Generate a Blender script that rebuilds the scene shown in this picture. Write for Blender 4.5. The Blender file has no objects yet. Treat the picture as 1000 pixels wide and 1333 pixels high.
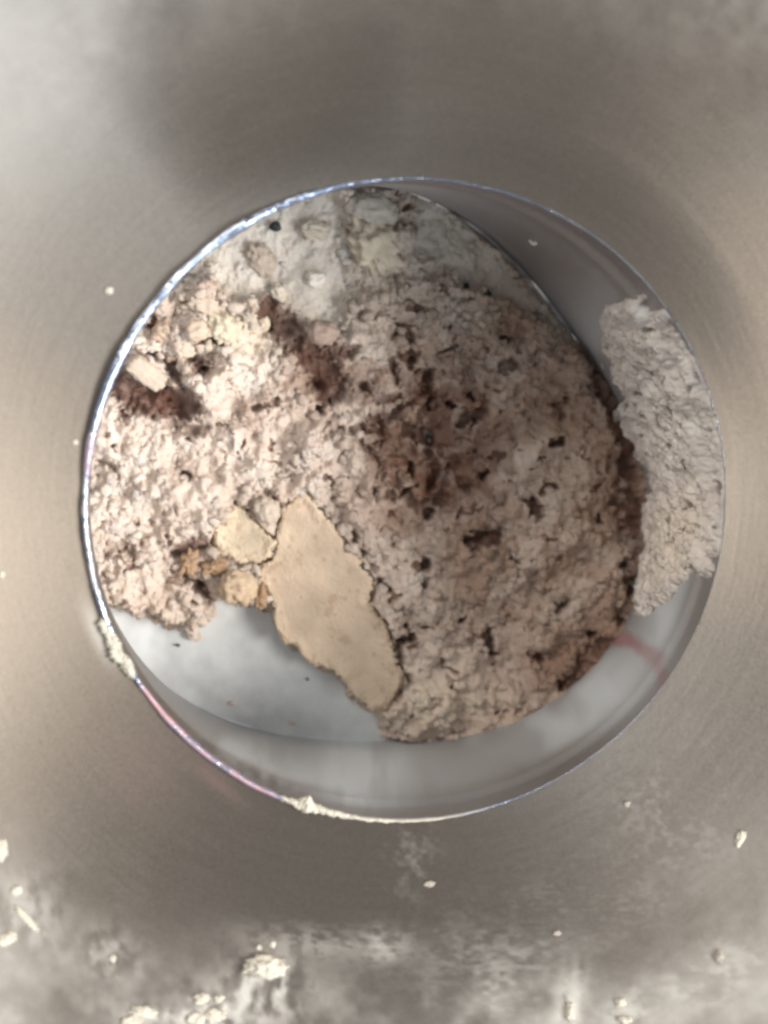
import bpy, math, random
import numpy as np
from mathutils import Vector, Matrix, Quaternion, noise as N3
random.seed(7)
SC = bpy.context.scene
COL = SC.collection

# ------------------------------------------------------------------ camera
R = 0.040                       # radius of the spout opening (metres)
D = 0.046                       # depth of the spout
FPX = 1962.0                    # focal length in photograph pixels (1000 x 1333)
CX, CY = 500.0, 666.5
NADIR = (267.0, 410.0)          # picture point straight below the lens
down = Vector((NADIR[0]-CX, -(NADIR[1]-CY), -FPX)).normalized()
QROT = down.rotation_difference(Vector((0, 0, -1)))
ray_c = QROT @ Vector((538-CX, -(661-CY), -FPX)).normalized()
CAM = -ray_c * (R*FPX/421.0)
cam = bpy.data.cameras.new('camera')
camo = bpy.data.objects.new('camera', cam); COL.objects.link(camo)
camo.rotation_mode = 'QUATERNION'; camo.rotation_quaternion = QROT; camo.location = CAM
cam.sensor_fit = 'HORIZONTAL'; cam.sensor_width = 36.0; cam.lens = 36.0*FPX/1000.0
cam.clip_start = 0.005; cam.clip_end = 20
cam.dof.use_dof = True; cam.dof.focus_distance = 0.207; cam.dof.aperture_fstop = 20
SC.camera = camo

# ------------------------------------------------------------------ light
w = bpy.data.worlds.new('World'); SC.world = w; w.use_nodes = True
bg = w.node_tree.nodes['Background']
bg.inputs[0].default_value = (0.95, 0.96, 1.0, 1); bg.inputs[1].default_value = 0.38
def area(name, loc, size, power, color, target=(0, 0, 0)):
    l = bpy.data.lights.new(name, 'AREA'); l.shape = 'DISK'; l.size = size; l.energy = power; l.color = color
    o = bpy.data.objects.new(name, l); COL.objects.link(o); o.location = loc
    o.rotation_euler = (Vector(target)-Vector(loc)).to_track_quat('-Z', 'Y').to_euler()
    return o
def polar(az, el, d): return (d*math.cos(math.radians(el))*math.cos(math.radians(az)), d*math.cos(math.radians(el))*math.sin(math.radians(az)), d*math.sin(math.radians(el)))
area('ceiling_lamp', polar(-6, 43, 0.95), 0.42, 12.0, (1.0, 0.94, 0.88))
area('window_light', polar(-44, 37, 1.1), 0.42, 6.5, (0.76, 0.87, 1.0))
area('fill_light', polar(130, 36, 1.1), 0.5, 5.6, (1.0, 0.95, 0.88))  # unseen fill added from the upper left to brighten the lower right steel
SC.view_settings.view_transform = 'Standard'; SC.view_settings.look = 'None'
SC.view_settings.exposure = 0.12; SC.view_settings.gamma = 1.0
SC.render.engine = 'CYCLES'
SC.cycles.use_denoising = True
SC.cycles.use_adaptive_sampling = True; SC.cycles.adaptive_threshold = .025
SC.cycles.max_bounces = 8
SC.cycles.pixel_filter_type = 'BLACKMAN_HARRIS'; SC.cycles.filter_width = 2.7

# ------------------------------------------------------------------ helpers
QN = np.array(QROT.to_matrix()); CN = np.array(CAM)
def at(px, py, z):
    """world points on the level plane z seen at photograph pixels (arrays allowed)"""
    px = np.asarray(px, float); py = np.asarray(py, float)
    d = np.stack([px-CX, -(py-CY), np.full_like(px, -FPX)], -1) @ QN.T
    t = (z-CN[2])/d[..., 2]
    return CN + d*t[..., None]
def proj(P):
    q = (np.asarray(P)-CN) @ QN
    return CX-FPX*q[..., 0]/q[..., 2], CY+FPX*q[..., 1]/q[..., 2]
def sstep(a, b, x):
    t = np.clip((x-a)/(b-a), 0, 1); return t*t*(3-2*t)
def hsh(ix, iy, s):
    with np.errstate(over='ignore'):
        h = (ix.astype(np.int64)*374761393 + iy.astype(np.int64)*668265263 + int(s)*2147483647*3) & 0xffffffff
        h = ((h ^ (h >> 13))*1274126177) & 0xffffffff
        h = ((h ^ (h >> 16))*2246822519) & 0xffffffff
        h = h ^ (h >> 15)
    return (h & 0xffffff)/float(0xffffff)
def vn(x, y, s=0):
    ix = np.floor(x); iy = np.floor(y); fx = x-ix; fy = y-iy
    fx = fx*fx*fx*(fx*(fx*6-15)+10); fy = fy*fy*fy*(fy*(fy*6-15)+10)
    a = hsh(ix, iy, s); b = hsh(ix+1, iy, s); c = hsh(ix, iy+1, s); d = hsh(ix+1, iy+1, s)
    return (a*(1-fx)+b*fx)*(1-fy)+(c*(1-fx)+d*fx)*fy
def fbm(x, y, s=0, o=4):
    """about -1 .. 1"""
    r = 0; a = 1; n = 0
    for k in range(o):
        r = r + a*(vn(x*2**k+17.3*k, y*2**k-9.1*k, s+k)*2-1); n += a; a *= .5
    return r/n*1.5
def worley(x, y, s=0):
    ix = np.floor(x); iy = np.floor(y)
    f1 = np.full(x.shape, 9.0); f2 = np.full(x.shape, 9.0); cid = np.zeros(x.shape)
    for dx in (-1, 0, 1):
        for dy in (-1, 0, 1):
            cx = ix+dx; cy = iy+dy
            px = cx+hsh(cx, cy, s+11); py = cy+hsh(cx, cy, s+23)
            d = np.hypot(px-x, py-y); r = hsh(cx, cy, s+37)
            m = d < f1
            f2 = np.where(m, f1, np.minimum(f2, d)); f1 = np.where(m, d, f1); cid = np.where(m, r, cid)
    return f1, f2, cid
def sdf(px, py, poly):
    """signed distance in pixels, positive inside"""
    d = np.full(px.shape, 1e9); ins = np.zeros(px.shape, bool); n = len(poly)
    for i in range(n):
        ax, ay = poly[i]; bx, by = poly[(i+1) % n]
        ex, ey = bx-ax, by-ay
        t = np.clip(((px-ax)*ex+(py-ay)*ey)/(ex*ex+ey*ey+1e-9), 0, 1)
        d = np.minimum(d, np.hypot(px-ax-t*ex, py-ay-t*ey))
        c = ((ay > py) != (by > py)) & (px < ex*(py-ay)/(ey if ey else 1e-9)+ax)
        ins ^= c
    return np.where(ins, d, -d)
def seg(px, py, pts):
    """distance in pixels to a polyline"""
    d = np.full(px.shape, 1e9)
    for (ax, ay), (bx, by) in zip(pts[:-1], pts[1:]):
        ex, ey = bx-ax, by-ay
        t = np.clip(((px-ax)*ex+(py-ay)*ey)/(ex*ex+ey*ey+1e-9), 0, 1)
        d = np.minimum(d, np.hypot(px-ax-t*ex, py-ay-t*ey))
    return d
def blob(px, py, cx, cy, rx, ry=None, rot=0):
    ry = ry or rx; a = math.radians(rot); c, s = math.cos(a), math.sin(a)
    u = (px-cx)*c+(py-cy)*s; v = -(px-cx)*s+(py-cy)*c
    return np.exp(-((u/rx)**2+(v/ry)**2))
def mesh(name, V, F, mat, parent=None, smooth=True, attrs=None, colour=None):
    me = bpy.data.meshes.new(name); V = np.asarray(V, np.float32); F = np.asarray(F, np.int32)
    me.vertices.add(len(V)); me.vertices.foreach_set('co', V.ravel())
    k = F.shape[1]
    me.loops.add(F.size); me.loops.foreach_set('vertex_index', F.ravel())
    me.polygons.add(len(F)); me.polygons.foreach_set('loop_start', np.arange(0, F.size, k, dtype=np.int32))
    me.update(calc_edges=True); me.validate()
    if smooth: me.polygons.foreach_set('use_smooth', np.ones(len(me.polygons), bool))
    for nm, arr in (attrs or {}).items():
        a = me.attributes.new(nm, 'FLOAT', 'POINT'); a.data.foreach_set('value', np.asarray(arr, np.float32).ravel())
    if colour is not None:
        a = me.attributes.new('col', 'FLOAT_COLOR', 'POINT')
        c4 = np.ones((len(V), 4), np.float32); c4[:, :3] = colour; a.data.foreach_set('color', c4.ravel())
    me.materials.append(mat)
    o = bpy.data.objects.new(name, me); COL.objects.link(o)
    if parent: o.parent = parent
    return o
def hfield(name, P, keep, Pb, mat, parent=None, colour=None, attrs=None):
    """sheet of points P (n,m,3), faces where keep (n,m); closed below by Pb: a solid with thickness"""
    n, m = keep.shape; q = keep[:-1, :-1] & keep[1:, :-1] & keep[:-1, 1:] & keep[1:, 1:]
    use = np.zeros((n, m), bool)
    for a, b in ((0, 0), (1, 0), (0, 1), (1, 1)): use[a:n-1+a, b:m-1+b] |= q
    idx = np.full((n, m), -1); idx[use] = np.arange(use.sum()); N = int(use.sum())
    a, b, c, d = idx[:-1, :-1][q], idx[1:, :-1][q], idx[1:, 1:][q], idx[:-1, 1:][q]
    F = [np.stack([a, d, c, b], 1)] if True else []
    F.append(np.stack([a, b, c, d], 1)+N)
    qp = np.pad(q, 1)
    for (di, dj, e0, e1) in ((-1, 0, (0, 0), (0, 1)), (1, 0, (1, 1), (1, 0)), (0, -1, (1, 0), (0, 0)), (0, 1, (0, 1), (1, 1))):
        nb = qp[1+di:1+di+q.shape[0], 1+dj:1+dj+q.shape[1]]
        s = q & ~nb; I, J = np.nonzero(s)
        u = idx[I+e0[0], J+e0[1]]; v = idx[I+e1[0], J+e1[1]]
        F.append(np.stack([v, u, u+N, v+N], 1))
    V = np.concatenate([P[use], Pb[use]])
    cc = None if colour is None else np.concatenate([colour[use]]*2)
    at_ = {k: np.concatenate([v[use]]*2) for k, v in (attrs or {}).items()}
    return mesh(name, V, np.concatenate(F), mat, parent, True, at_, cc)
def tag(o, label=None, cat=None, group=None, kind=None):
    for k, v in (('label', label), ('category', cat), ('group', group), ('kind', kind)):
        if v: o[k] = v
    return o
def srgb(r, g, b):
    f = lambda c: (c/255/12.92) if c/255 <= .04045 else ((c/255+.055)/1.055)**2.4
    return np.array([f(r), f(g), f(b)])

# ------------------------------------------------------------------ materials
def newmat(name):
    m = bpy.data.materials.new(name); m.use_nodes = True
    nt = m.node_tree; return m, nt, nt.nodes['Principled BSDF']
def nd(nt, t, **kw):
    n = nt.nodes.new(t)
    for k, v in kw.items(): setattr(n, k, v)
    return n
def noise(nt, scale, detail=3, rough=.5, coord=None, dim='3D'):
    n = nd(nt, 'ShaderNodeTexNoise', noise_dimensions=dim)
    n.inputs['Scale'].default_value = scale; n.inputs['Detail'].default_value = detail; n.inputs['Roughness'].default_value = rough
    if coord is not None: nt.links.new(coord, n.inputs['Vector'])
    return n
def math_(nt, op, a, b=None, clamp=False):
    n = nd(nt, 'ShaderNodeMath', operation=op, use_clamp=clamp)
    for i, v in enumerate((a, b)):
        if v is None: continue
        if isinstance(v, (int, float)): n.inputs[i].default_value = v
        else: nt.links.new(v, n.inputs[i])
    return n.outputs[0]
def mixc(nt, f, a, b, mode='MIX'):
    n = nd(nt, 'ShaderNodeMix', data_type='RGBA', blend_type=mode)
    for i, v in ((0, f), (6, a), (7, b)):
        if isinstance(v, (int, float)): n.inputs[i].default_value = v
        elif isinstance(v, (tuple, list, np.ndarray)): n.inputs[i].default_value = (*[float(q) for q in v[:3]], 1)
        else: nt.links.new(v, n.inputs[i])
    return n.outputs[2]
def attr(nt, name): return nd(nt, 'ShaderNodeAttribute', attribute_name=name).outputs

def steel(name, base, rough, aniso, film_col, pink_col=(.45, .13, .15), bump=.07, nick=0):
    """brushed steel, rings turned round the axis; dried film, and on the cone some painted light, where the 'film' attribute says so"""
    m, nt, b = newmat(name); L = nt.links.new
    oc = nd(nt, 'ShaderNodeTexCoord').outputs['Object']
    sx = nd(nt, 'ShaderNodeSeparateXYZ'); L(oc, sx.inputs[0])
    rad = math_(nt, 'SQRT', math_(nt, 'ADD', math_(nt, 'MULTIPLY', sx.outputs[0], sx.outputs[0]), math_(nt, 'MULTIPLY', sx.outputs[1], sx.outputs[1])))
    cb = nd(nt, 'ShaderNodeCombineXYZ'); ang = math_(nt, 'ARCTAN2', sx.outputs[1], sx.outputs[0])
    L(math_(nt, 'MULTIPLY', rad, 1000.0), cb.inputs[0]); L(math_(nt, 'MULTIPLY', ang, 2.2), cb.inputs[1]); L(math_(nt, 'MULTIPLY', sx.outputs[2], 600.0), cb.inputs[2])
    rings = noise(nt, 1.6, 4, .7, cb.outputs[0]).outputs['Fac']
    soft = noise(nt, 55, 3, .55, oc).outputs['Fac']
    grain = noise(nt, 2600, 1, .5, oc).outputs['Fac']
    film = attr(nt, 'film')['Fac']; pink = attr(nt, 'pink')['Fac']
    bc = mixc(nt, math_(nt, 'MULTIPLY', soft, .7), base, tuple(c*.86 for c in base))
    bc = mixc(nt, noise(nt, 2100, 2, .6, oc).outputs['Fac'], mixc(nt, 1.0, bc, (.84, .84, .84), 'MULTIPLY'), mixc(nt, 1.0, bc, (1.16, 1.16, 1.16), 'MULTIPLY'))
    L(mixc(nt, pink, mixc(nt, film, bc, film_col), pink_col), b.inputs['Base Color'])
    dirt = math_(nt, 'MAXIMUM', film, pink)
    L(math_(nt, 'SUBTRACT', .97, math_(nt, 'MULTIPLY', dirt, .97), True), b.inputs['Metallic'])
    ro = math_(nt, 'ADD', math_(nt, 'MULTIPLY', math_(nt, 'SUBTRACT', rings, .5), .12), math_(nt, 'ADD', rough, math_(nt, 'MULTIPLY', dirt, .35)))
    L(math_(nt, 'ADD', ro, math_(nt, 'MULTIPLY', math_(nt, 'SUBTRACT', grain, .5), .12), True), b.inputs['Roughness'])
    if aniso:
        b.inputs['Anisotropic'].default_value = aniso; b.inputs['Anisotropic Rotation'].default_value = .25
        t = nd(nt, 'ShaderNodeTangent', direction_type='RADIAL', axis='Z'); L(t.outputs[0], b.inputs['Tangent'])
    bp = nd(nt, 'ShaderNodeBump'); bp.inputs['Strength'].default_value = bump; bp.inputs['Distance'].default_value = .0002
    hgt = math_(nt, 'ADD', rings, math_(nt, 'MULTIPLY', grain, .5))
    if nick: hgt = math_(nt, 'ADD', hgt, math_(nt, 'MULTIPLY', noise(nt, 260, 5, .65, oc).outputs['Fac'], nick))
    L(hgt, bp.inputs['Height']); L(bp.outputs[0], b.inputs['Normal'])
    return m
def crumby(name, rough=.62, spec=.35, bump=.5, scale=1800, vary=.25, sss=.0):
    """food: colour from the 'col' attribute broken up by fine grain"""
    m, nt, b = newmat(name); L = nt.links.new
    oc = nd(nt, 'ShaderNodeTexCoord').outputs['Object']
    n1 = noise(nt, scale, 4, .6, oc).outputs['Fac']; n2 = noise(nt, scale*.22, 3, .5, oc).outputs['Fac']
    c = attr(nt, 'col')['Color']
    dark = mixc(nt, 1.0, c, (.62, .52, .47), 'MULTIPLY')
    f = math_(nt, 'MULTIPLY', math_(nt, 'SUBTRACT', math_(nt, 'ADD', math_(nt, 'MULTIPLY', n1, .6), math_(nt, 'MULTIPLY', n2, .8)), .45), vary*3, True)
    L(mixc(nt, f, c, dark), b.inputs['Base Color'])
    b.inputs['Specular IOR Level'].default_value = spec*.7
    L(math_(nt, 'ADD', rough-.08, math_(nt, 'MULTIPLY', n2, .3)), b.inputs['Roughness'])
    if sss:
        b.inputs['Subsurface Weight'].default_value = sss; b.inputs['Subsurface Radius'].default_value = (.0012, .0007, .0004); b.inputs['Subsurface Scale'].default_value = 1.0
    bp = nd(nt, 'ShaderNodeBump'); bp.inputs['Strength'].default_value = bump; bp.inputs['Distance'].default_value = .0003
    L(n1, bp.inputs['Height']); L(bp.outputs[0], b.inputs['Normal'])
    return m
def plain(name, col, rough=.5, metal=0, grain=1500, amt=.35, spec=.4, bump=.4):
    m, nt, b = newmat(name); L = nt.links.new
    oc = nd(nt, 'ShaderNodeTexCoord').outputs['Object']
    n1 = noise(nt, grain, 3, .6, oc).outputs['Fac']
    L(mixc(nt, math_(nt, 'MULTIPLY', n1, amt), tuple(col), tuple(c*.55 for c in col)), b.inputs['Base Color'])
    b.inputs['Roughness'].default_value = rough; b.inputs['Metallic'].default_value = metal; b.inputs['Specular IOR Level'].default_value = spec
    bp = nd(nt, 'ShaderNodeBump'); bp.inputs['Strength'].default_value = bump; bp.inputs['Distance'].default_value = .0002
    L(n1, bp.inputs['Height']); L(bp.outputs[0], b.inputs['Normal'])
    return m
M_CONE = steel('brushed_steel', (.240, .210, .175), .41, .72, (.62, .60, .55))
M_TUBE = steel('satin_steel', (.40, .39, .39), .48, 0, (.60, .635, .65))
M_FLOOR = steel('filmed_steel', (.50, .50, .48), .5, 0, (.82, .86, .87))
M_LIP = steel('polished_steel', (.46, .53, .69), .15, 0, (.72, .66, .57), (.58, .30, .30), .5, 4.0)  # blue of reflected window light painted into the steel colour
M_CRUMB = crumby('crumbs', .7, .28, .3, 1300, .16, .25)
M_CRUST = crumby('dry_crust', .75, .2, .5, 1600, .15)
M_FLAKE = crumby('dough_flake', .7, .22, .4, 2200, .16)
M_BIT = crumby('crumb_lump', .68, .3, .5, 1500, .18)
M_WHITE = plain('dried_dough', srgb(206, 200, 184), .6, 0, 1500, .3)
M_DULL = plain('thin_dough', srgb(168, 160, 148), .6, 0, 1500, .3)
M_SPECK = plain('dark_speck', srgb(28, 38, 36), .4, 0, 2500, .5)
M_AMBER = plain('amber_crust', srgb(188, 156, 124), .6, 0, 1200, .8)

# ------------------------------------------------------------------ steel funnel
funnel = bpy.data.objects.new('steel_funnel', None); COL.objects.link(funnel); funnel.location = (0, 0, -D)
tag(funnel, 'brushed stainless steel funnel narrowing to a round spout full of crumbs', 'funnel')
INV = Matrix.Translation((0, 0, D))
def prof(r):
    e = np.maximum(r-R, 0)
    return .13*e + 5.0*e*e
def shade_warp(x, y):
    # added warp above the spout, shaped to turn reflections dark like a shadow
    a = np.degrees(np.arctan2(y, x)) % 360; r = np.hypot(x, y)
    w_ = sstep(129, 92, a)*sstep(2, 72, a)
    return .0034*w_*sstep(R-.003, .049, r)*sstep(.073, .050, r)
def on_cone(px, py):
    z = 0.0
    for _ in range(30):
        p = at(px, py, z); z = prof(np.hypot(p[..., 0], p[..., 1]))
        z = np.asarray(z)
    return p
def at(px, py, z, _a=at):
    return _a(px, py, z)
def streaks(px, py, cx, cy, rx, ry, rot, seed, freq=.12, thr=.5, stretch=5):
    b = blob(px, py, cx, cy, rx, ry, rot)
    n = fbm(px*freq, py*freq/stretch, seed, 4)*.5+.5
    n2 = fbm(px*.02, py*.02, seed+5, 3)*.5+.5
    return b*sstep(thr-.2, thr+.3, n*.7+n2*.5)
# cone: rings x sectors
NR, NT = 330, 900
rr = R + (0.115-R)*np.linspace(0, 1, NR)**1.35
tt = np.linspace(0, 2*math.pi, NT, endpoint=False)
RR, TT = np.meshgrid(rr, tt, indexing='ij')
P = np.stack([RR*np.cos(TT), RR*np.sin(TT), prof(RR)+shade_warp(RR*np.cos(TT), RR*np.sin(TT))], -1)
px, py = proj(P)
front = (px > -200) & (px < 1200) & (py > -200) & (py < 1500)
film = np.zeros(px.shape); pink = np.zeros(px.shape)
film += .75*streaks(px, py, 345, 1290, 55, 45, 0, 3, .10, .42, 2)
film += .26*streaks(px, py, 420, 1228, 110, 22, 4, 4, .11, .45, .5)
film += .35*streaks(px, py, 500, 1232, 35, 25, 0, 41, .11, .5, .6)
film += .45*streaks(px, py, 200, 1325, 50, 18, 0, 5, .12, .45, 1)
film += .8*streaks(px, py, 270, 1322, 40, 28, 0, 6, .13, .5, 1.2)
film += .35*streaks(px, py, 140, 1245, 45, 35, 20, 7, .10, .62, 1.4)
film += .40*streaks(px, py, 30, 1190, 45, 60, -30, 8, .10, .58, 1.5)
film += .60*streaks(px, py, 742, 1312, 22, 50, 8, 9, .12, .48, 6)
film += .55*streaks(px, py, 815, 1318, 35, 25, -15, 10, .12, .52, 1)
film += .35*streaks(px, py, 930, 1270, 70, 40, -25, 12, .09, .62, .8)
film += .12*streaks(px, py, 720, 1200, 200, 60, -12, 13, .13, .72, .5)
film += .25*streaks(px, py, 650, 1270, 90, 60, 0, 14, .09, .66, .6)
film += .2*streaks(px, py, 535, 1120, 30, 50, 0, 15, .13, .7, 1)
film += .13*streaks(px, py, 880, 1060, 80, 90, -40, 16, .14, .74, 1)
film += .05*streaks(px, py, 60, 110, 110, 110, 0, 17, .05, .6, 1)
film += .45*blob(px, py, 128, 825, 10, 38, -24)
film += .22*sstep(1180, 1333, py)*np.clip(.4+.9*fbm(px*.014, py*.02, 26, 4)+.3*fbm(px*.07, py*.07, 27, 3), 0, 1)  # white smears at the bottom, with brighter light there painted in
outer_light = sstep(.050, .080, np.hypot(P[..., 0], P[..., 1]))*(.24+.16*fbm(px*.01, py*.01, 19, 4)+.06*fbm(px*.05, py*.05, 20, 3))  # brighter light up the cone painted as pale film, with some dusty residue
film = (film+np.maximum(outer_light, 0))*front
pink += .25*blob(px, py, 285, 1020, 40, 10, 40) + .12*blob(px, py, 190, 1000, 60, 60)
# brownish cast where old residue stains the metal left of the spout
pink = np.clip(pink*front, 0, 1)*.5
idx = np.arange(NR*NT).reshape(NR, NT); nx = np.roll(idx, -1, 1)
F = np.stack([idx[:-1], idx[1:], nx[1:], nx[:-1]], -1).reshape(-1, 4)
shift = lambda Q: Q + np.array([0, 0, D])
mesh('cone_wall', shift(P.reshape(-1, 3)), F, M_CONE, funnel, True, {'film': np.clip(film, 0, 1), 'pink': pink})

# spout: from the opening down to the floor; floor outline an oval set off to one side
FPTS = np.array([(590, 275), (700, 392), (775, 470), (812, 540), (832, 640), (835, 720), (826, 785), (800, 832), (730, 900), (660, 937), (530, 958), (390, 957), (290, 935), (220, 905)], float)
FW = at(FPTS[:, 0], FPTS[:, 1], -D)[:, :2]
# centre and radius per bearing, the unseen side closed smoothly under the rim
fc = np.array([-.0020, .0018])
fa = np.arctan2(FW[:, 1]-fc[1], FW[:, 0]-fc[0]); fr = np.hypot(FW[:, 0]-fc[0], FW[:, 1]-fc[1])
K = 4
def basis(a): return np.stack([np.ones_like(a)]+[f(k*a) for k in range(1, K+1) for f in (np.cos, np.sin)], -1)
ga = np.linspace(math.radians(75), math.radians(215), 12); A = np.concatenate([basis(fa), basis(ga)*.35])
bvec = np.concatenate([fr, np.full(12, .0425)*.35])
reg = np.diag([0]+[.06*k*k for k in range(1, K+1) for _ in (0, 1)])
coef = np.linalg.solve(A.T@A+reg, A.T@bvec)
def floor_r(a): return basis(a)@coef
NTt, NZ = 720, 130
ta = np.linspace(0, 2*math.pi, NTt, endpoint=False); tz = np.linspace(0, 1, NZ)
def tube(a, t):
    """point of the spout wall at bearing a, t = 0 at the opening, 1 at the floor"""
    top = np.stack([R*np.cos(a), R*np.sin(a)], -1)
    fl = np.stack([fc[0]+floor_r(a)*np.cos(a), fc[1]+floor_r(a)*np.sin(a)], -1)
    s = t**1.0
    xy = top*(1-s)[..., None] + fl*s[..., None]
    step = .0008*sstep(.10, .16, t)*(1-sstep(.75, 1, t))
    u = np.stack([np.cos(a), np.sin(a)], -1)
    xy = xy - u*step[..., None]
    return np.concatenate([xy, (-D*t)[..., None]], -1)
TA, TZ = np.meshgrid(ta, tz, indexing='ij')
P = tube(TA, TZ); px, py = proj(P)
film = .14*sstep(.1, .3, TZ) + .30*sstep(.1, .3, TZ)*sstep(.35, .75, fbm(px*.012, py*.012, 21, 3)*.5+.55)
film += .7*blob(px, py, 470, 1000, 55, 55)*(.6+.5*(fbm(px*.09, py*.012, 24, 3)*.5+.5)) + .18*streaks(px, py, 480, 1000, 90, 60, 0, 22, .09, .30, 4) + .25*blob(px, py, 560, 1010, 120, 60)
film += .7*blob(px, py, 800, 890, 75, 45, -45) + .3*blob(px, py, 700, 950, 90, 30, -25) + .35*blob(px, py, 860, 800, 25, 50, 10)
film += .3*blob(px, py, 790, 430, 40, 60, -30) + .35*blob(px, py, 870, 600, 90, 230)
film += .25*streaks(px, py, 330, 985, 70, 30, 30, 27, .09, .55, 2)
pink = (.38+.4*blob(px, py, 815, 835, 28, 20))*sstep(16, 1, seg(px, py, [(795, 826), (830, 838), (858, 862), (866, 900), (855, 930)]) + 5*fbm(px*.06, py*.06, 31))*.75
film = np.clip(film, 0, 1)*(1-.3*pink)*(1-.75*blob(px, py, 690, 310, 130, 90, 40))
idx = np.arange(NTt*NZ).reshape(NTt, NZ); nx = np.roll(idx, -1, 0)
F = np.stack([idx[:, :-1], nx[:, :-1], nx[:, 1:], idx[:, 1:]], -1).reshape(-1, 4)
mesh('spout_wall', shift(P.reshape(-1, 3)), F, M_TUBE, funnel, True, {'film': film, 'pink': pink})
# floor plate of the spout
nr = 120
ss = np.linspace(0.0, 1.0, nr); S2, A2 = np.meshgrid(ss, ta, indexing='ij')
fl = np.stack([fc[0]+S2*floor_r(A2)*1.01*np.cos(A2), fc[1]+S2*floor_r(A2)*1.01*np.sin(A2), -D + .0006*fbm(S2*4*np.cos(A2)+9, S2*4*np.sin(A2)+9, 51, 3)], -1)
px, py = proj(fl)
film = .82+.25*(fbm(px*.012, py*.012, 61, 4)*.5+.5) - .35*sstep(60, 10, -sdf(px, py, [(230, 900), (400, 965), (520, 975), (300, 1000)]))
film = np.clip(film + .1*fbm(px*.08, py*.08, 62, 3), 0, 1)
idx = np.arange(nr*NTt).reshape(nr, NTt); nx = np.roll(idx, -1, 1)
F = np.stack([idx[:-1], idx[1:], nx[1:], nx[:-1]], -1).reshape(-1, 4)
mesh('spout_floor', shift(fl.reshape(-1, 3)), F, M_FLOOR, funnel, True, {'film': film, 'pink': np.zeros(film.shape)})
# polished lip round the opening, thicker on one side
def lip_r(a):
    d = np.degrees(a) % 360
    k = np.interp(d, [0, 40, 75, 100, 120, 150, 185, 200, 245, 270, 300, 330, 360], [.06, .5, 1.5, 3.0, 5.6, 6.2, 4.4, 3.8, 3.6, 2.2, .3, .05, .05])
    return k*.0000957*(1+.22*fbm(d*.13, d*0+3, 71, 3)*(.5+.5*np.cos(np.radians(d-170))))
NA, NB = 1080, 20
aa = np.linspace(0, 2*math.pi, NA, endpoint=False); bb = np.linspace(0, 2*math.pi, NB, endpoint=False)
AA, BB = np.meshgrid(aa, bb, indexing='ij'); LR = lip_r(AA)
rl = R + LR*np.cos(BB)*1.0 - .00005; zl = LR*.6 + LR*np.sin(BB)*1.25
rl = rl + .00006*fbm(np.degrees(AA)*.25, BB*0+1.5, 72, 3)
P = np.stack([rl*np.cos(AA), rl*np.sin(AA), zl], -1); deg = np.degrees(AA) % 360
pink = 1.0*sstep(211, 215, deg)*sstep(249, 243, deg)*(.35+.6*sstep(.1, .8, .5+.6*fbm(deg*.3, BB*.3, 73, 3)))*.85 + .45*sstep(165, 168, deg)*sstep(176, 172, deg)
film = .5*sstep(250, 258, deg)*sstep(290, 280, deg) + .5*sstep(170, 176, deg)*sstep(200, 190, deg)*sstep(.45, .6, fbm(deg*.6, BB, 75, 2)*.5+.5)
idx = np.arange(NA*NB).reshape(NA, NB)
nx = np.roll(idx, -1, 0); ny = np.roll(idx, -1, 1); nxy = np.roll(nx, -1, 1)
F = np.stack([idx, nx, nxy, ny], -1).reshape(-1, 4)
mesh('rim_lip', shift(P.reshape(-1, 3)), F, M_LIP, funnel, True, {'film': np.clip(film, 0, 1), 'pink': np.clip(pink, 0, 1)})

# ------------------------------------------------------------------ crumb mass
z1 = lambda q: [(220+.34*x, 620+.34*y) for x, y in q]
BIGF = z1([(520, 50), (555, 95), (600, 160), (660, 225), (700, 290), (735, 330), (775, 390), (780, 430), (762, 480), (800, 520), (840, 570), (847, 630), (870, 680), (898, 795), (860, 850), (832, 893), (762, 900), (740, 870), (690, 830), (665, 785), (600, 735), (525, 725), (490, 655), (430, 635), (405, 560), (400, 500), (380, 440), (340, 370), (350, 345), (385, 320), (410, 250), (420, 170), (450, 100)])
SMALLF = z1([(255, 112), (217, 150), (212, 180), (185, 182), (163, 245), (190, 290), (260, 330), (340, 337), (388, 312), (412, 245), (370, 208), (310, 150), (285, 120)])
ST = 1.3
gx = np.arange(60, 885, ST); gy = np.arange(190, 985, ST)
GX, GY = np.meshgrid(gx, gy, indexing='ij')
OUT = [(60, 770), (120, 790), (165, 806), (215, 822), (255, 832), (285, 800), (350, 803), (368, 838), (405, 872), (450, 902), (478, 938), (500, 965), (530, 985), (600, 995),
       (680, 965), (745, 935), (805, 890), (850, 840), (872, 775), (876, 700), (870, 640), (858, 590), (845, 550), (825, 500), (800, 455), (768, 425), (735, 400),
       (700, 350), (660, 310), (620, 272), (590, 240), (530, 225), (480, 195), (380, 205), (280, 270), (200, 340), (60, 470)]
sd = sdf(GX, GY, OUT) + 7*fbm(GX*.03, GY*.03, 101, 4) + 4*fbm(GX*.11, GY*.11, 105, 3)
wx = GX + 7*fbm(GX*.05, GY*.05, 111, 3); wy = GY + 7*fbm(GX*.05, GY*.05, 121, 3)
f1a, f2a, ca = worley(wx/30, wy/30, 131)
f1b, f2b, cb_ = worley(wx/14, wy/14, 141)
f1c, f2c, cc_ = worley(wx/7.0, wy/7.0, 151)
lump = lambda f: np.clip(1-(f/.95)**2, 0, 1)
mm = .001
edge = sstep(0, 32, sd)
left = sstep(40, -60, (GX-440)*.80-(GY-560)*.60)         # the taller heap on one side
centre_b = blob(GX, GY, 560, 560, 110, 130, 20)
zone = sstep(-.35, .45, fbm(GX*.014, GY*.014, 155, 3))      # coarse, broken areas against smoother, pressed ones
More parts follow.
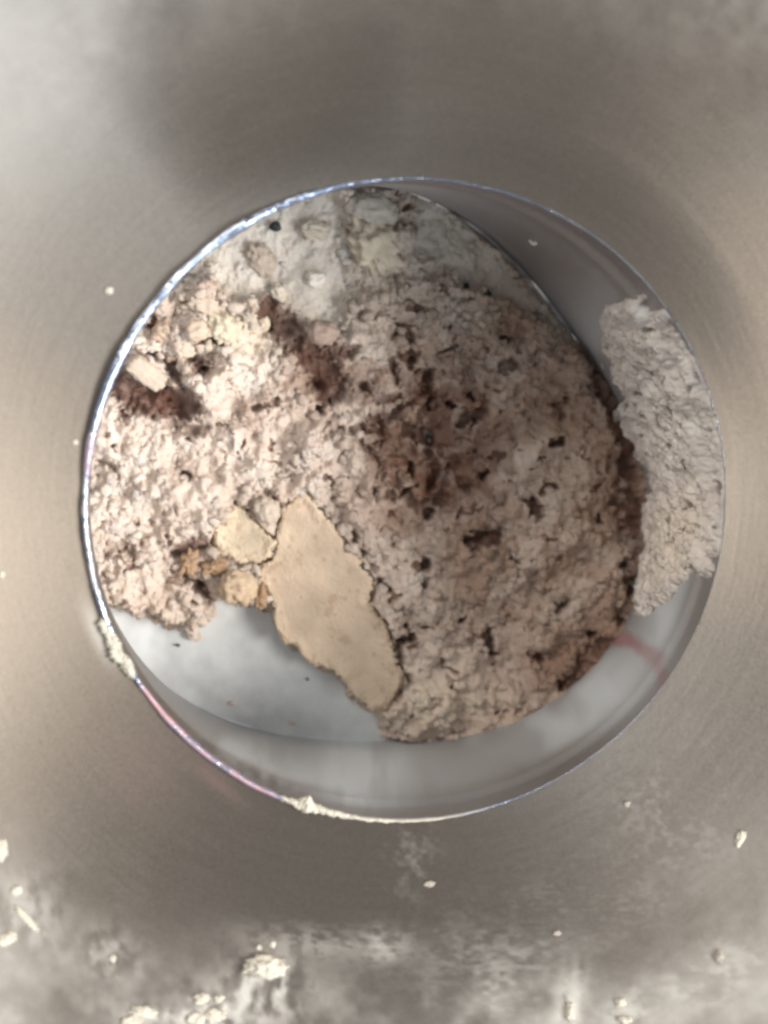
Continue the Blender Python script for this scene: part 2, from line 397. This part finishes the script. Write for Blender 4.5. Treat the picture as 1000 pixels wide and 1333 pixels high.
h = (1.2 + 2.6*edge + 2.6*left*edge
     + 1.1*fbm(GX*.012, GY*.012, 161, 3) + 1.6*fbm(GX*.03, GY*.03, 171, 3)
     + (.5+.5*zone)*((.75*ca+.15)*lump(f1a) + (.55*cb_)*lump(f1b)) + .55*fbm(GX*.075, GY*.075, 183, 3) + .18*fbm(GX*.16, GY*.16, 181, 2))
crev = sstep(.12, .02, f2a-f1a)*.35*zone
# pits
pn = fbm(wx*.045, wy*.052, 191, 4); pits = sstep(.62-.24*centre_b, .95-.24*centre_b, pn)
pn2 = fbm(wx*.10, wy*.11, 201, 3); pits2 = sstep(.68-.22*centre_b, .95-.22*centre_b, pn2)
big = np.zeros(GX.shape)
def cap(pts, wd, soft=6, amp=1.0, sd_=1):
    m_ = wd+soft+22; xs = [p[0] for p in pts]; ys = [p[1] for p in pts]
    i0, i1 = np.searchsorted(gx, (min(xs)-m_, max(xs)+m_)); j0, j1 = np.searchsorted(gy, (min(ys)-m_, max(ys)+m_))
    X = GX[i0:i1, j0:j1]; Y = GY[i0:i1, j0:j1]
    d = seg(X, Y, pts) + min(6, 2+wd*.6)*fbm(X*.07, Y*.07, 300+sd_, 3) + 2.5*fbm(X*.2, Y*.2, 350+sd_, 2)
    big[i0:i1, j0:j1] = np.maximum(big[i0:i1, j0:j1], amp*sstep(wd+soft, wd-soft, d))
cap([(352, 402), (385, 440), (415, 475), (430, 505)], 21, 8, 1, 1)
cap([(425, 455), (460, 455)], 9, 5, .6, 2)
cap([(150, 490), (190, 515), (235, 525)], 24, 8, 1, 3); cap([(195, 460), (225, 475), (240, 510)], 5, 4, .9, 4)
cap([(265, 440), (280, 445)], 7, 4, .7, 5); cap([(250, 465), (262, 480)], 7, 5, .8, 6)
cap([(225, 550), (262, 560)], 8, 6, .7, 7)
cap([(530, 556), (560, 575)], 7, 5, .8, 8); cap([(560, 590), (566, 620), (552, 650)], 7, 5, .75, 38); cap([(590, 610), (610, 640)], 5, 5, .5, 39); cap([(528, 640), (545, 660), (575, 650)], 5, 5, .6, 40); cap([(470, 500), (490, 520), (520, 515)], 4, 4, .6, 41); cap([(555, 490), (560, 520), (545, 545)], 6, 5, .8, 9)
cap([(603, 548), (625, 536)], 5, 4, .8, 10); cap([(610, 704), (645, 698)], 9, 5, .95, 11); cap([(632, 820), (642, 855)], 5, 4, 1, 12)
cap([(692, 650), (698, 670)], 7, 5, .9, 13); cap([(715, 578), (728, 574)], 4, 3, 1, 14); cap([(722, 792), (736, 785)], 5, 4, .9, 15)
cap([(455, 690), (480, 730), (500, 765)], 4, 4, .8, 16); cap([(515, 830), (522, 870), (532, 885), (518, 905)], 5, 4, 1, 17)
cap([(480, 640), (500, 610), (470, 575), (440, 555)], 3, 4, .6, 18); cap([(545, 745), (550, 760)], 4, 3, .8, 19); cap([(525, 810), (529, 822)], 4, 3, .9, 20)
cap([(768, 462), (800, 540), (818, 600), (824, 660), (828, 720), (826, 770)], 11, 8, .8, 34); cap([(560, 480), (540, 520), (500, 545), (455, 560)], 4, 5, .7, 35); cap([(520, 500), (505, 470)], 4, 4, .7, 36); cap([(590, 600), (575, 640)], 6, 6, .6, 37)  # first stroke darkens the shaded gap along the right edge
cap([(590, 268), (650, 325), (705, 392), (765, 458)], 6, 6, .4, 42)
cap([(810, 735), (822, 755)], 7, 5, .9, 21); cap([(735, 890), (760, 860), (790, 840)], 10, 8, .7, 22)
cap([(240, 745), (265, 770), (280, 790), (340, 800)], 5, 5, .9, 23); cap([(235, 715), (262, 705)], 10, 7, .8, 24)
cap([(330, 530), (355, 522)], 4, 3, .7, 25); cap([(285, 690), (300, 662), (330, 660)], 3, 3, .8, 26); cap([(132, 600), (150, 605)], 5, 4, .5, 27)
cap([(140, 712), (170, 708)], 6, 4, .6, 28); cap([(480, 545), (520, 545)], 4, 4, .8, 29); cap([(355, 645), (375, 650)], 3, 3, .6, 30)
cap([(650, 480), (665, 476)], 5, 4, .6, 31); cap([(530, 430), (536, 442)], 5, 3, .7, 32); cap([(800, 640), (818, 700)], 6, 6, .5, 33)
rngp = random.Random(11)
for q in range(70):
    x = rngp.uniform(130, 800); y = rngp.uniform(430, 900); an = rngp.uniform(0, 3.14); ln = rngp.uniform(2, 9)
    if math.hypot((x-560)/230, (y-600)/300) > rngp.uniform(.3, 1.6): continue
    cap([(x, y), (x+ln*math.cos(an), y+ln*math.sin(an))], rngp.uniform(2.0, 4.2), 3.0, rngp.uniform(.5, .95), 60+q)
h -= .9*pits + .4*pits2 + 2.3*big
h += 1.2*blob(GX, GY, 566, 905, 55, 30)
# soft, thin spread at the top
thin = blob(GX, GY, 500, 300, 70, 90)
h = h - 1.2*thin
h = np.where(edge < .999, h*np.clip(edge*1.6, 0, 1), h)
PASTE = [(60, 330), (225, 385), (275, 350), (300, 390), (345, 395), (370, 425), (410, 425), (450, 440), (462, 380), (450, 300), (440, 250), (540, 240), (545, 330), (600, 365), (650, 385), (700, 415), (780, 470), (700, 300), (560, 150), (300, 180), (60, 300)]
sp = sdf(GX, GY, PASTE) + 9*fbm(GX*.03, GY*.03, 441, 4) + 5*fbm(GX*.1, GY*.1, 443, 3)
hp = 1.7 + .7*fbm(GX*.018, GY*.018, 445, 4) + .40*fbm(GX*.07, GY*.07, 447, 4) + .5*cb_*lump(f1b)*sstep(.2, .7, fbm(GX*.02, GY*.02, 448, 3)*.5+.5)
soft_ = sstep(-8, 14, sp)*(1-np.clip(big*1.5, 0, 1))
hp = hp - .8*sstep(560, 640, GX)
h = np.where(edge < .999, h, h)*(1-soft_) + hp*soft_
def flake_z(X, Y, cx, cy, zoff, g): return zoff + g*((X-cx)-(Y-cy))*.7*PXM
PXM = .000112
FB = (411, 785, .0054, .10); FS = (318, 697, .0064, .10)
for poly_, fz in ((BIGF, FB), (SMALLF, FS)):
    lim = (flake_z(GX, GY, *fz)-.0017)*1000 - .1 + .3*fbm(GX*.05, GY*.05, 449)
    h = np.where(sdf(GX, GY, poly_) > -3, np.minimum(h, np.maximum(lim, .3)), h)
keep = (sd > 0) & (h > .06)
base = at(GX, GY, -D+3*mm)
PT = base.copy(); PT[..., 2] = -D + np.maximum(h, .05)*mm
# never through the spout wall
rad = np.hypot(PT[..., 0]-fc[0], PT[..., 1]-fc[1]); ang = np.arctan2(PT[..., 1]-fc[1], PT[..., 0]-fc[0])
keep &= rad < floor_r(ang)*.992
PB = PT.copy(); PB[..., 2] = -D - .0002
# crumb colour, with lit left and shaded right painted in
def mix(a, b, f): return a*(1-f[..., None]) + b*f[..., None]
pale = srgb(220, 206, 193); tan = srgb(172, 148, 131); grey = srgb(190, 178, 164); brown = srgb(108, 76, 62); dark = srgb(86, 56, 45); red = srgb(122, 84, 66); straw = srgb(216, 203, 178)
col = mix(np.broadcast_to(pale, GX.shape+(3,)), tan, np.clip(.30 + .55*fbm(GX*.015, GY*.015, 401, 3) + .55*sstep(450, 700, GX) + .3*(ca-.5) + .4*(cb_-.5), 0, 1))  # browner to the right: shade there painted in
col = mix(col, grey, np.clip(1.1*blob(GX, GY, 480, 330, 130, 110) + .25*(cc_-.4), 0, .8))
col = mix(col, straw, .6*np.clip(blob(GX, GY, 566, 905, 60, 35) + blob(GX, GY, 310, 440, 45, 30), 0, 1))
col = mix(col, red, np.clip(.75*blob(GX, GY, 555, 620, 55, 75, 15)*sstep(.1, .7, fbm(GX*.05, GY*.05, 411, 3)+.5) + .8*blob(GX, GY, 205, 520, 45, 25, 20) + .8*blob(GX, GY, 258, 725, 28, 28), 0, .85))
col = mix(col, srgb(132, 100, 82), np.clip(.6*sstep(60, 0, sdf(GX, GY, OUT))*sstep(560, 760, GX) + .5*blob(GX, GY, 730, 850, 90, 70), 0, .6))  # shade along the right edge painted in as brown
wetn = sstep(-.25, .55, fbm(GX*.035, GY*.035, 461, 4)+.25*fbm(GX*.12, GY*.12, 463, 3))
col = mix(col, srgb(122, 86, 68), np.clip(.75*blob(GX, GY, 545, 570, 85, 120, 12)*wetn + .55*blob(GX, GY, 430, 470, 70, 45, 40)*wetn + .35*blob(GX, GY, 640, 640, 130, 150)*wetn, 0, .7))
col = mix(col, brown, np.clip(.75*pits + .8*pits2*.8, 0, .8))
col = mix(col, dark, np.clip(big*(.85+.3*fbm(GX*.09, GY*.09, 471, 3)), 0, .88))
col = mix(col, pale*1.04, .35*np.clip(left, 0, 1)*(1-np.clip(big+pits, 0, 1)))  # light on the left heap painted in as paler colour
col = mix(col, srgb(216, 209, 197)*(1+.14*fbm(GX*.03, GY*.03, 451, 4))[..., None], soft_*.85)
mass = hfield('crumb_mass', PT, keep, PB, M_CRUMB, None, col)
tag(mass, 'pinkish beige mass of packed crumbs with brown pits filling the spout', 'crumbs', kind='stuff')
HZ = np.where(keep, PT[..., 2], -D)
def surf_z(x, y):
    i = int(np.clip(round((x-gx[0])/ST), 0, len(gx)-1)); j = int(np.clip(round((y-gy[0])/ST), 0, len(gy)-1))
    return float(HZ[max(0, i-3):i+4, max(0, j-3):j+4].mean())

# ------------------------------------------------------------------ lumps
import bmesh
def ico(sub):
    bm = bmesh.new(); bmesh.ops.create_icosphere(bm, subdivisions=sub, radius=1)
    V = np.array([v.co[:] for v in bm.verts]); F = np.array([[v.index for v in f.verts] for f in bm.faces]); bm.free(); return V, F
ICO = {k: ico(k) for k in (1, 2, 3, 4)}
def rough_ball(seed, sub=4, amp=.35, fr=1.3, box=0.0):
    V, F = ICO[sub]; V = V.copy()
    if box:                                                         # a squarer, chunkier lump
        V = V/np.max(np.abs(V), 1, keepdims=True)*box + V*(1-box)
    off = Vector((seed*3.17, seed*1.71, seed*.83))
    n = np.array([N3.noise(Vector(v)*fr+off) + .5*N3.noise(Vector(v)*fr*2.1+off) + .3*N3.noise(Vector(v)*fr*4.5+off) for v in V])
    return V*np.maximum(1+amp*1.5*n, .35)[:, None], F
PXM = .000112                                                       # metres per photograph pixel down in the spout
SEED = [0]
def lump_at(name, p, a, b, c, rot, mat, col=None, amp=.3, box=0, sub=4, normal=None, sink=.25, px_m=PXM):
    """irregular lump with half sizes a, b (pixels), c high, resting at p"""
    SEED[0] += 1
    V, F = rough_ball(SEED[0], sub, amp, min(3.5, max(1.3, max(a, b)/8.0)), box)
    V = V*np.array([a, b, c])*px_m
    th = math.radians(-rot); cs, sn = math.cos(th), math.sin(th)
    V = np.stack([V[:, 0]*cs-V[:, 1]*sn, V[:, 0]*sn+V[:, 1]*cs, V[:, 2]], 1)
    if normal is not None:
        q = np.array(Vector((0, 0, 1)).rotation_difference(Vector(normal)).to_matrix()); V = V@q.T
        off = np.array(normal)*c*px_m*(1-2*sink)
    else: off = np.array([0, 0, c*px_m*(1-2*sink)])
    o = mesh(name, V, F, mat, None, True, None, np.broadcast_to(col if col is not None else pale, (len(V), 3))*(.92+.16*hsh(np.arange(len(V)), np.arange(len(V))*7, SEED[0]))[:, None])
    o.location = Vector(np.asarray(p)+off)
    return o
def bit(name, x, y, a, b, rot, col, label, cat='crumb', group=None, c=None, amp=.28, box=0, mat=None, sink=.25, up=0):
    c = c or min(a, b)*.75
    z = surf_z(x, y)+up
    return tag(lump_at(name, at(x, y, z+c*PXM*.5) if False else np.array([*at(x, y, z)[:2], z]), a, b, c, rot, mat or M_BIT, col, amp, box, 4, None, sink), label, cat, group)
G1 = 'larger crumbs lying in the spout'
bit('crumb_chunk', 191, 485, 27, 14, 38, srgb(206, 190, 172), 'smooth oblong pale chunk lying in the wet brown hollow beside the rim', group=G1, box=.55, amp=.12, up=.0012)
bit('crumb_lump', 290, 426, 21, 18, 15, straw, 'knobbly straw coloured lump, largest of the cluster near the upper left rim', group=G1, amp=.3)
bit('crumb_lump', 256, 430, 15, 15, 0, srgb(205, 186, 165), 'round beige lump between the upper left rim and the straw lump', group=G1, amp=.15)
bit('crumb_lump', 238, 452, 14, 12, 30, srgb(210, 192, 174), 'pinkish lump just above the dark wet hollow on the left', group=G1)
bit('crumb_lump', 343, 422, 8, 10, 0, straw, 'small pale yellow lump at the upper end of the dark trench', group=G1)
bit('crumb_lump', 215, 430, 17, 14, -40, srgb(196, 174, 152), 'tan lump tucked against the blue tinted part of the rim', group=G1)
bit('crumb_lump', 283, 468, 9, 8, 0, srgb(140, 124, 112), 'small grey brown lump below the straw cluster', group=G1)
bit('crumb_lump', 265, 398, 22, 14, 20, srgb(206, 188, 170), 'flat pinkish lump on the edge of the bare grey floor', group=G1)
bit('crumb_lump', 340, 338, 15, 22, -35, srgb(190, 175, 158), 'tan lump leaning on the bare grey floor near the upper rim', group=G1, c=8)
bit('crumb_lump', 412, 364, 12, 12, 0, srgb(232, 224, 212), 'single round whitish crumb alone on the bare grey floor', group=G1, c=8)
bit('crumb_lump', 363, 382, 9, 12, -30, srgb(214, 202, 184), 'small cream crumb between the floor and the dark trench', group=G1)
bit('crumb_lump', 410, 300, 20, 13, 5, srgb(200, 190, 172), 'wide cream lump below the upper rim beside the dark green speck', group=G1, c=8)
bit('crumb_lump', 488, 318, 28, 40, -35, srgb(212, 200, 178), 'large cream lump at the top of the pile under the rim', group=G1, amp=.32, c=16)
bit('crumb_lump', 482, 275, 36, 24, 10, srgb(196, 188, 174), 'broad greyish lump touching the top of the rim', group=G1, c=14, amp=.18)
bit('crumb_lump', 527, 312, 13, 18, 0, srgb(198, 186, 172), 'grey beige lump right of the large cream lump', group=G1)
bit('crumb_lump', 419, 433, 19, 16, 10, srgb(170, 150, 136), 'rounded grey brown lump sitting in the dark trench', group=G1, up=.0012, amp=.16)
bit('crumb_lump', 498, 419, 10, 11, 0, srgb(200, 186, 170), 'small round grey lump right of the dark trench', group=G1)
bit('crumb_lump', 310, 764, 25, 22, 10, srgb(214, 192, 164), 'round knobbly crumb left of the large flat flake', group=G1, up=.0010, amp=.2, c=15)
bit('crumb_lump', 347, 664, 15, 19, -30, srgb(206, 192, 176), 'pale pebble shaped crumb between the two flat flakes', group=G1, up=.0008, amp=.14)
bit('crumb_lump', 252, 827, 10, 7, 35, srgb(228, 216, 202), 'tiny whitish crumb at the lower left edge of the pile', group=G1)
bit('crumb_lump', 288, 672, 9, 9, 0, srgb(210, 192, 174), 'small beige crumb above the smaller flake', group=G1)
bit('amber_fragment', 246, 733, 9, 15, 15, srgb(226, 190, 140), 'upright amber sliver in the oily brown patch left of the flakes', 'fragment', 'amber fragments', c=6, amp=.5, box=.4, mat=M_AMBER, up=.0006)
bit('amber_fragment', 278, 738, 15, 8, -15, srgb(226, 190, 140), 'wide amber fragment directly under the smaller flake', 'fragment', 'amber fragments', c=6, amp=.5, box=.4, mat=M_AMBER, up=.0006)
bit('amber_fragment', 340, 775, 7, 14, 0, srgb(226, 190, 140), 'amber fragment squeezed between the round crumb and the large flake', 'fragment', 'amber fragments', c=6, amp=.5, box=.4, mat=M_AMBER, up=.0006)
for x, y, r, l in ((359, 295, 7.5, 'largest dark green speck, just under the upper left rim'), (606, 372, 5, 'dark speck at the upper right edge of the pile, left of its twin'),
                   (635, 382, 5, 'dark speck at the upper right edge of the pile, right of its twin'), (495, 291, 3, 'tiny dark speck on the grey lump under the rim'),
                   (232, 840, 2.6, 'tiny dark speck on the bare floor at the lower left'), (400, 884, 2, 'tiny grey speck on the bare floor beside the large flake')):
    bit('dark_speck', x, y, r, r*.9, 0, dark, l, 'speck', 'dark specks', c=r*.8, mat=M_SPECK, amp=.2, up=.0006 if y < 300 else .0003)
for x, y, r, l in ((381, 940, 5, 'small white fleck on the bare floor below the large flake'), (302, 916, 5, 'faint white fleck on the bare floor near the pink streaked rim')):
    bit('white_fleck', x, y, r, r*.7, 20, pale, l, 'fleck', 'white flecks on the floor', c=r*.5, mat=M_BIT)

# ------------------------------------------------------------------ flat flakes
LATER = []
def flake(name, poly, zoff, tilt, thick, label, seed, col0):
    xs = [p[0] for p in poly]; ys = [p[1] for p in poly]; st = 1.0
    ax = np.arange(min(xs)-6, max(xs)+7, st); ay = np.arange(min(ys)-6, max(ys)+7, st)
    X, Y = np.meshgrid(ax, ay, indexing='ij')
    s = sdf(X, Y, poly) + 2.8*fbm(X*.08, Y*.08, seed, 3) + 1.8*fbm(X*.28, Y*.28, seed+1, 2)
    cx, cy = np.mean(xs), np.mean(ys)
    z0 = -D + flake_z(X, Y, *zoff); zoff = zoff[2]
    z0 = z0 + .0007*sstep(18, 0, s)*(.5+.8*fbm(X*.03, Y*.03, seed+9, 2)) + .0006*fbm(X*.012, Y*.012, seed+2, 3)
    top = z0 + .00005*fbm(X*.12, Y*.12, seed+3, 4) + .00004*fbm(X*.5, Y*.5, seed+7, 2) - .0006*(1-sstep(0, 6, s))**2
    P_ = at(X, Y, -D+zoff); P_[..., 2] = top
    B_ = P_.copy(); B_[..., 2] = z0-thick
    c = mix(np.broadcast_to(col0, X.shape+(3,)), col0*.80, np.clip(.45+.7*fbm(X*.02, Y*.02, seed+4, 4), 0, 1))
    c = mix(c, srgb(230, 212, 184), sstep(9, 1, s)*.7)
    c = mix(c, srgb(188, 160, 132), .5*sstep(.55, .9, fbm(X*.09, Y*.09, seed+5, 3)))
    o = hfield(name, P_, s > 0, B_, M_FLAKE, None, c)
    ie, je = np.nonzero((s > 0) & (s < 5))
    def on_edge(rng):
        k = int(rng.integers(len(ie))); i, j = ie[k], je[k]
        return P_[i, j]-np.array([0, 0, .0003*rng.random()]), None, srgb(232, 217, 192)
    LATER.append((on_edge, o, seed, len(ie)))
    return tag(o, label, 'flake', 'flat dough flakes')
flake('dough_flake', BIGF, FB, 0, .0017, 'large flat beige flake with ragged edges lying across the crumbs', 701, srgb(230, 210, 186))
flake('dough_flake', SMALLF, FS, 0, .0015, 'small flat beige flake left of the large one', 711, srgb(230, 214, 188))

# loose grains over the mass
def grains(name, n, where, mat, parent, label, seed, sizes, zlift=0.0, colf=None):
    rng = np.random.default_rng(seed); Vs = []; Fs = []; Cs = []; k = 0; tries = 0
    vars_ = [rough_ball(900+seed+i, 2, .5, 1.8, .3 if i % 2 else 0)[0] for i in range(10)]; F0 = ICO[2][1]
    while k < n and tries < n*30:
        tries += 1
        r = where(rng)
        if r is None: continue
        p, nrm, c = r; s = sizes(rng)*PXM
        V = vars_[int(rng.integers(10))]*np.array([1, rng.uniform(.55, 1), rng.uniform(.4, .7)])*s
        a = rng.uniform(0, 6.28); cs, sn = math.cos(a), math.sin(a)
        V = np.stack([V[:, 0]*cs-V[:, 1]*sn, V[:, 0]*sn+V[:, 1]*cs, V[:, 2]], 1)
        if nrm is not None:
            q = np.array(Vector((0, 0, 1)).rotation_difference(Vector(nrm)).to_matrix()); V = V@q.T
        Vs.append(V+p-(np.array([0, 0, .3*s]) if nrm is None else np.asarray(nrm)*.3*s)); Fs.append(F0+k*len(V)); Cs.append(np.broadcast_to(c*rng.uniform(.88, 1.08), (len(V), 3))); k += 1
    o = mesh(name, np.concatenate(Vs), np.concatenate(Fs), mat, parent, True, None, np.concatenate(Cs))
    o['kind'] = 'stuff'
    if label: o['label'] = label
    return o
for f_, o_, sd_, n_ in LATER: grains('edge_crumbs', int(n_*.06), f_, M_FLAKE, o_, None, sd_, lambda r: 1.6+2.8*r.random()**2)
ii, jj = np.nonzero(keep & (big < .3) & ((soft_ < .8) | (hsh(GX, GY, 78) < .3)) & ((zone > .35) | (hsh(GX, GY, 77) < .25)))
def on_mass(rng):
    k = int(rng.integers(len(ii))); i, j = ii[k], jj[k]
    if pits[i, j] > .4 and rng.random() < .8: return None
    return PT[i, j], None, np.clip(col[i, j]*1.03, 0, 1)
grains('loose_crumbs', 2600, on_mass, M_CRUMB, mass, None, 5, lambda r: 3.4+6.0*r.random()**2.2)

# ------------------------------------------------------------------ crust on the spout wall
CR = [(783, 408), (800, 392), (835, 385), (868, 405), (892, 440), (918, 475), (940, 530), (955, 600), (955, 660), (942, 705), (922, 745), (885, 768), (858, 790), (834, 802), (826, 775), (832, 735), (833, 690), (840, 640), (832, 605), (806, 575), (800, 552), (812, 540), (815, 515), (796, 494), (786, 455)]
ca_ = np.radians(np.arange(-48, 52, .17)); ct = np.linspace(.012, .97, 210)
CA, CT = np.meshgrid(ca_, ct, indexing='ij')
P = tube(CA, CT); px, py = proj(P)
s = sdf(px, py, CR) + 11*fbm(px*.04, py*.04, 801, 4) + 6*fbm(px*.10, py*.10, 803, 3) + 2.5*fbm(px*.2, py*.2, 805, 3)
arc = CA*R/PXM; dep = CT*D/PXM
f1, f2, c1 = worley(arc/22 + .6*fbm(arc*.05, dep*.05, 811), dep/40 + .5*fbm(arc*.05, dep*.05, 812), 813)
g1, g2, c2 = worley(arc/10, dep/17, 823)
hh = (.05 + .45*sstep(0, 26, s) + (.75*c1+.1)*lump(f1) + (.4*c2+.05)*lump(g1) + .5*fbm(arc*.05, dep*.035, 831, 4) - .55*sstep(.5, .8, fbm(arc*.06, dep*.045, 841, 3)))*mm
hh = np.maximum(hh, .05*mm)*sstep(-1, 12, s)*np.clip(.35+sstep(0, .12, CT), 0, 1)
nrm = -np.stack([np.cos(CA), np.sin(CA), np.zeros_like(CA)], -1)
Q = P + nrm*hh[..., None] ; B = P - nrm*.0003
ccol = mix(np.broadcast_to(srgb(230, 224, 216), CA.shape+(3,)), srgb(194, 186, 179), np.clip(c1*.7+.3*fbm(arc*.05, dep*.05, 851), 0, 1))
ccol = mix(ccol, srgb(236, 222, 202), .8*blob(px, py, 888, 700, 40, 70, 20)*np.clip(.3+c2, 0, 1))
ccol = mix(ccol, srgb(110, 98, 92), .7*sstep(.6, .85, fbm(arc*.06, dep*.045, 841, 3)))
crust = hfield('wall_crust', Q[::-1], (s > 0)[::-1], B[::-1], M_CRUST, None, ccol[::-1])
tag(crust, 'greyish white crust of dried crumbs clinging to the right spout wall', 'crust')
ik, jk = np.nonzero((s > 3) | ((s > -16) & (hsh(arc, dep, 3) < .10) & (CT > .1)))
def on_crust(rng):
    k = int(rng.integers(len(ik))); i, j = ik[k], jk[k]
    return Q[i, j], nrm[i, j], ccol[i, j]
grains('crust_grains', 340, on_crust, M_CRUST, crust, None, 9, lambda r: 2.5+5*r.random()**2)
def on_wall(x, y):
    d = (px-x)**2+(py-y)**2; k = np.unravel_index(np.argmin(d), d.shape); return P[k], nrm[k], hh[k]
for x, y, a, b, c, rot, l in ((815, 566, 13, 7, 9, 0, 'square white crumb sticking out from the crust on the right wall'), (806, 540, 9, 5, 6, 25, 'small pointed white crumb above the square one on the right wall')):
    p, n_, h_ = on_wall(x+6, y)
    tag(lump_at('crust_crumb', p+n_*(h_+.0006), b, a, c, rot, M_CRUST, srgb(222, 214, 204), .2, .6, 4, tuple(n_)), l, 'crumb', 'crumbs stuck on the right wall crust')
# single fleck on the bare upper right wall
TAx, TZx = np.meshgrid(np.radians(np.arange(0, 90, .5)), np.linspace(.02, .98, 120), indexing='ij')
PW = tube(TAx, TZx); wxp, wyp = proj(PW); d = (wxp-695)**2+(wyp-315)**2; k = np.unravel_index(np.argmin(d), d.shape)
nw = (-math.cos(TAx[k]), -math.sin(TAx[k]), 0)
tag(lump_at('white_fleck', PW[k], 5, 7, 3, 0, M_WHITE, None, .25, 0, 3, nw), 'lone white fleck on the smooth upper right spout wall', 'fleck')

# ------------------------------------------------------------------ dried dough on the funnel
def cone_n(p):
    r = math.hypot(p[0], p[1]); e = r-R; s = .13+10.0*e
    return Vector((-s*p[0]/r, -s*p[1]/r, 1)).normalized()
CP = .000085
def splat(name, x, y, a, b, rot, label, c=None, amp=.3, group='dried dough spots on the funnel', mat=None, cat='dough spot'):
    p = on_cone(np.array(float(x)), np.array(float(y))); n_ = cone_n(p)
    return tag(lump_at(name, p, a, b, c or min(a, b)*.5, rot, mat or M_WHITE, None, amp*.9, 0, 4, tuple(n_), .3, CP), label, cat, group)
for x, y, a, b, rot, l in (
    (142, 378, 5, 5, 0, 'round white dough spot on the steel left of the upper left rim'),
    (98, 576, 3.5, 3.5, 0, 'tiny white dough spot on the steel beside the left rim'),
    (0, 1106, 10, 15, 0, 'white dough spot cut by the left edge of the picture'),
    (21, 1160, 8, 6, -20, 'white dough spot near the lower left edge, below the cut one'),
    (8, 1223, 14, 8, -15, 'broad off-white dough spot at the lower left edge'),
    (147, 1248, 5, 5, 0, 'bright round dough spot alone, left of the large dough blob'),
    (337, 1234, 4, 4, 0, 'small dough spot just above the large dough blob'),
    (355, 1230, 4, 5, 0, 'small dough spot above the right half of the large dough blob'),
    (964, 1092, 6, 12, 25, 'white comma shaped dough spot on the right side of the steel'),
    (816, 1047, 5, 4, -30, 'small pale dough spot on the steel below the right rim'),
    (725, 1215, 6, 3.5, 0, 'small flat pale dough spot in the lower right, nearest the spout'),
    (936, 1246, 8, 9, 20, 'pale round dough spot near the lower right edge'),
    (559, 1151, 8, 4, -10, 'narrow pale dough spot under the lowest part of the rim'),
    (985, 208, 3, 3, 0, 'tiny pale dough spot near the upper right edge'),
    (2, 748, 4, 5, 0, 'tiny white dough spot at the left edge level with the flakes')):
    splat('dough_spot', x, y, a, b, rot, l, mat=M_DULL if (x > 500 and x < 950) else None)
splat('dough_blob', 345, 1258, 29, 15, 5, 'large lumpy white dough blob stuck low on the steel', c=12, amp=.4, cat='dough blob')
splat('dough_streak', 34, 1196, 24, 5, 50, 'slanting white dough streak near the lower left corner', c=3)
for x, y, a, b, rot, l in ((262, 1300, 11, 7, 0, 'upper crumb of the white dough cluster at the bottom edge'), (256, 1326, 12, 8, 0, 'left crumb of the white dough cluster at the bottom edge'),
                           (280, 1322, 14, 9, 10, 'right crumb of the white dough cluster at the bottom edge'), (285, 1300, 7, 5, 0, 'smallest crumb of the white dough cluster at the bottom edge'),
                           (172, 1330, 14, 7, 0, 'low white dough patch at the bottom edge left of the cluster'), (186, 1318, 18, 8, 10, 'greyish dough patch above the low white one at the bottom edge'),
                           (742, 1318, 5, 14, 5, 'upright pale dough streak at the bottom edge right of centre'), (808, 1305, 8, 6, -10, 'upper pale dough spot of the pair at the bottom edge'),
                           (814, 1328, 10, 5, 0, 'lower pale dough spot of the pair at the bottom edge')):
    splat('dough_spot', x, y, a, b, rot, l, c=4, amp=.4)

# residue sitting along the lip
def lip_residue(pts, label, seed):
    """ridge of dough along the lip: pts = (angle deg, half width px, height px, inward shift px)"""
    a0, a1 = pts[0][0], pts[-1][0]; na, nb = 260, 28
    A = np.linspace(a0, a1, na); T = np.linspace(0, 2*math.pi, nb, endpoint=False)
    AA, TT = np.meshgrid(A, T, indexing='ij'); K_ = np.array(pts, float)
    wd = np.interp(AA, K_[:, 0], K_[:, 1]); ht = np.interp(AA, K_[:, 0], K_[:, 2]); sh = np.interp(AA, K_[:, 0], K_[:, 3])
    n = 1+.35*fbm(AA*.9, TT*1.2*0+np.cos(TT)*1.5+4, seed, 4)+.25*fbm(AA*3, np.cos(TT)*3+np.sin(TT), seed+3, 3)
    px_ = .0000957
    r = R - sh*px_ + wd*px_*np.cos(TT)*n; z = .0003 + ht*px_*np.sin(TT)*n
    th = np.radians(AA); P_ = np.stack([r*np.cos(th), r*np.sin(th), z], -1)
    idx = np.arange(na*nb).reshape(na, nb); ny = np.roll(idx, -1, 1)
    F = np.stack([idx[:-1], idx[1:], ny[1:], ny[:-1]], -1).reshape(-1, 4)
    o = mesh('dough_ridge', P_.reshape(-1, 3), F, M_WHITE); tag(o, label, 'dough ridge', 'dough left along the rim')
lip_residue([(198, .3, .5, 0), (199.5, 7, 6, -2), (203, 8, 7, -3), (207, 9, 8, -3), (210, 6, 5, -1), (212, .3, .5, 0)], 'lumpy cream dough ridge on the left part of the rim', 861)
lip_residue([(244, .3, .5, 0), (246, 3.5, 4, 0), (249, 5, 6, 1), (250.5, 12, 10, 5), (252, 6, 7, 2), (256, 4, 5, 1), (262, 2.5, 3, 0), (275, 1.5, 2, 0), (280, .2, .4, 0)], 'cream dough ridge with one knob at the lowest left part of the rim', 871)
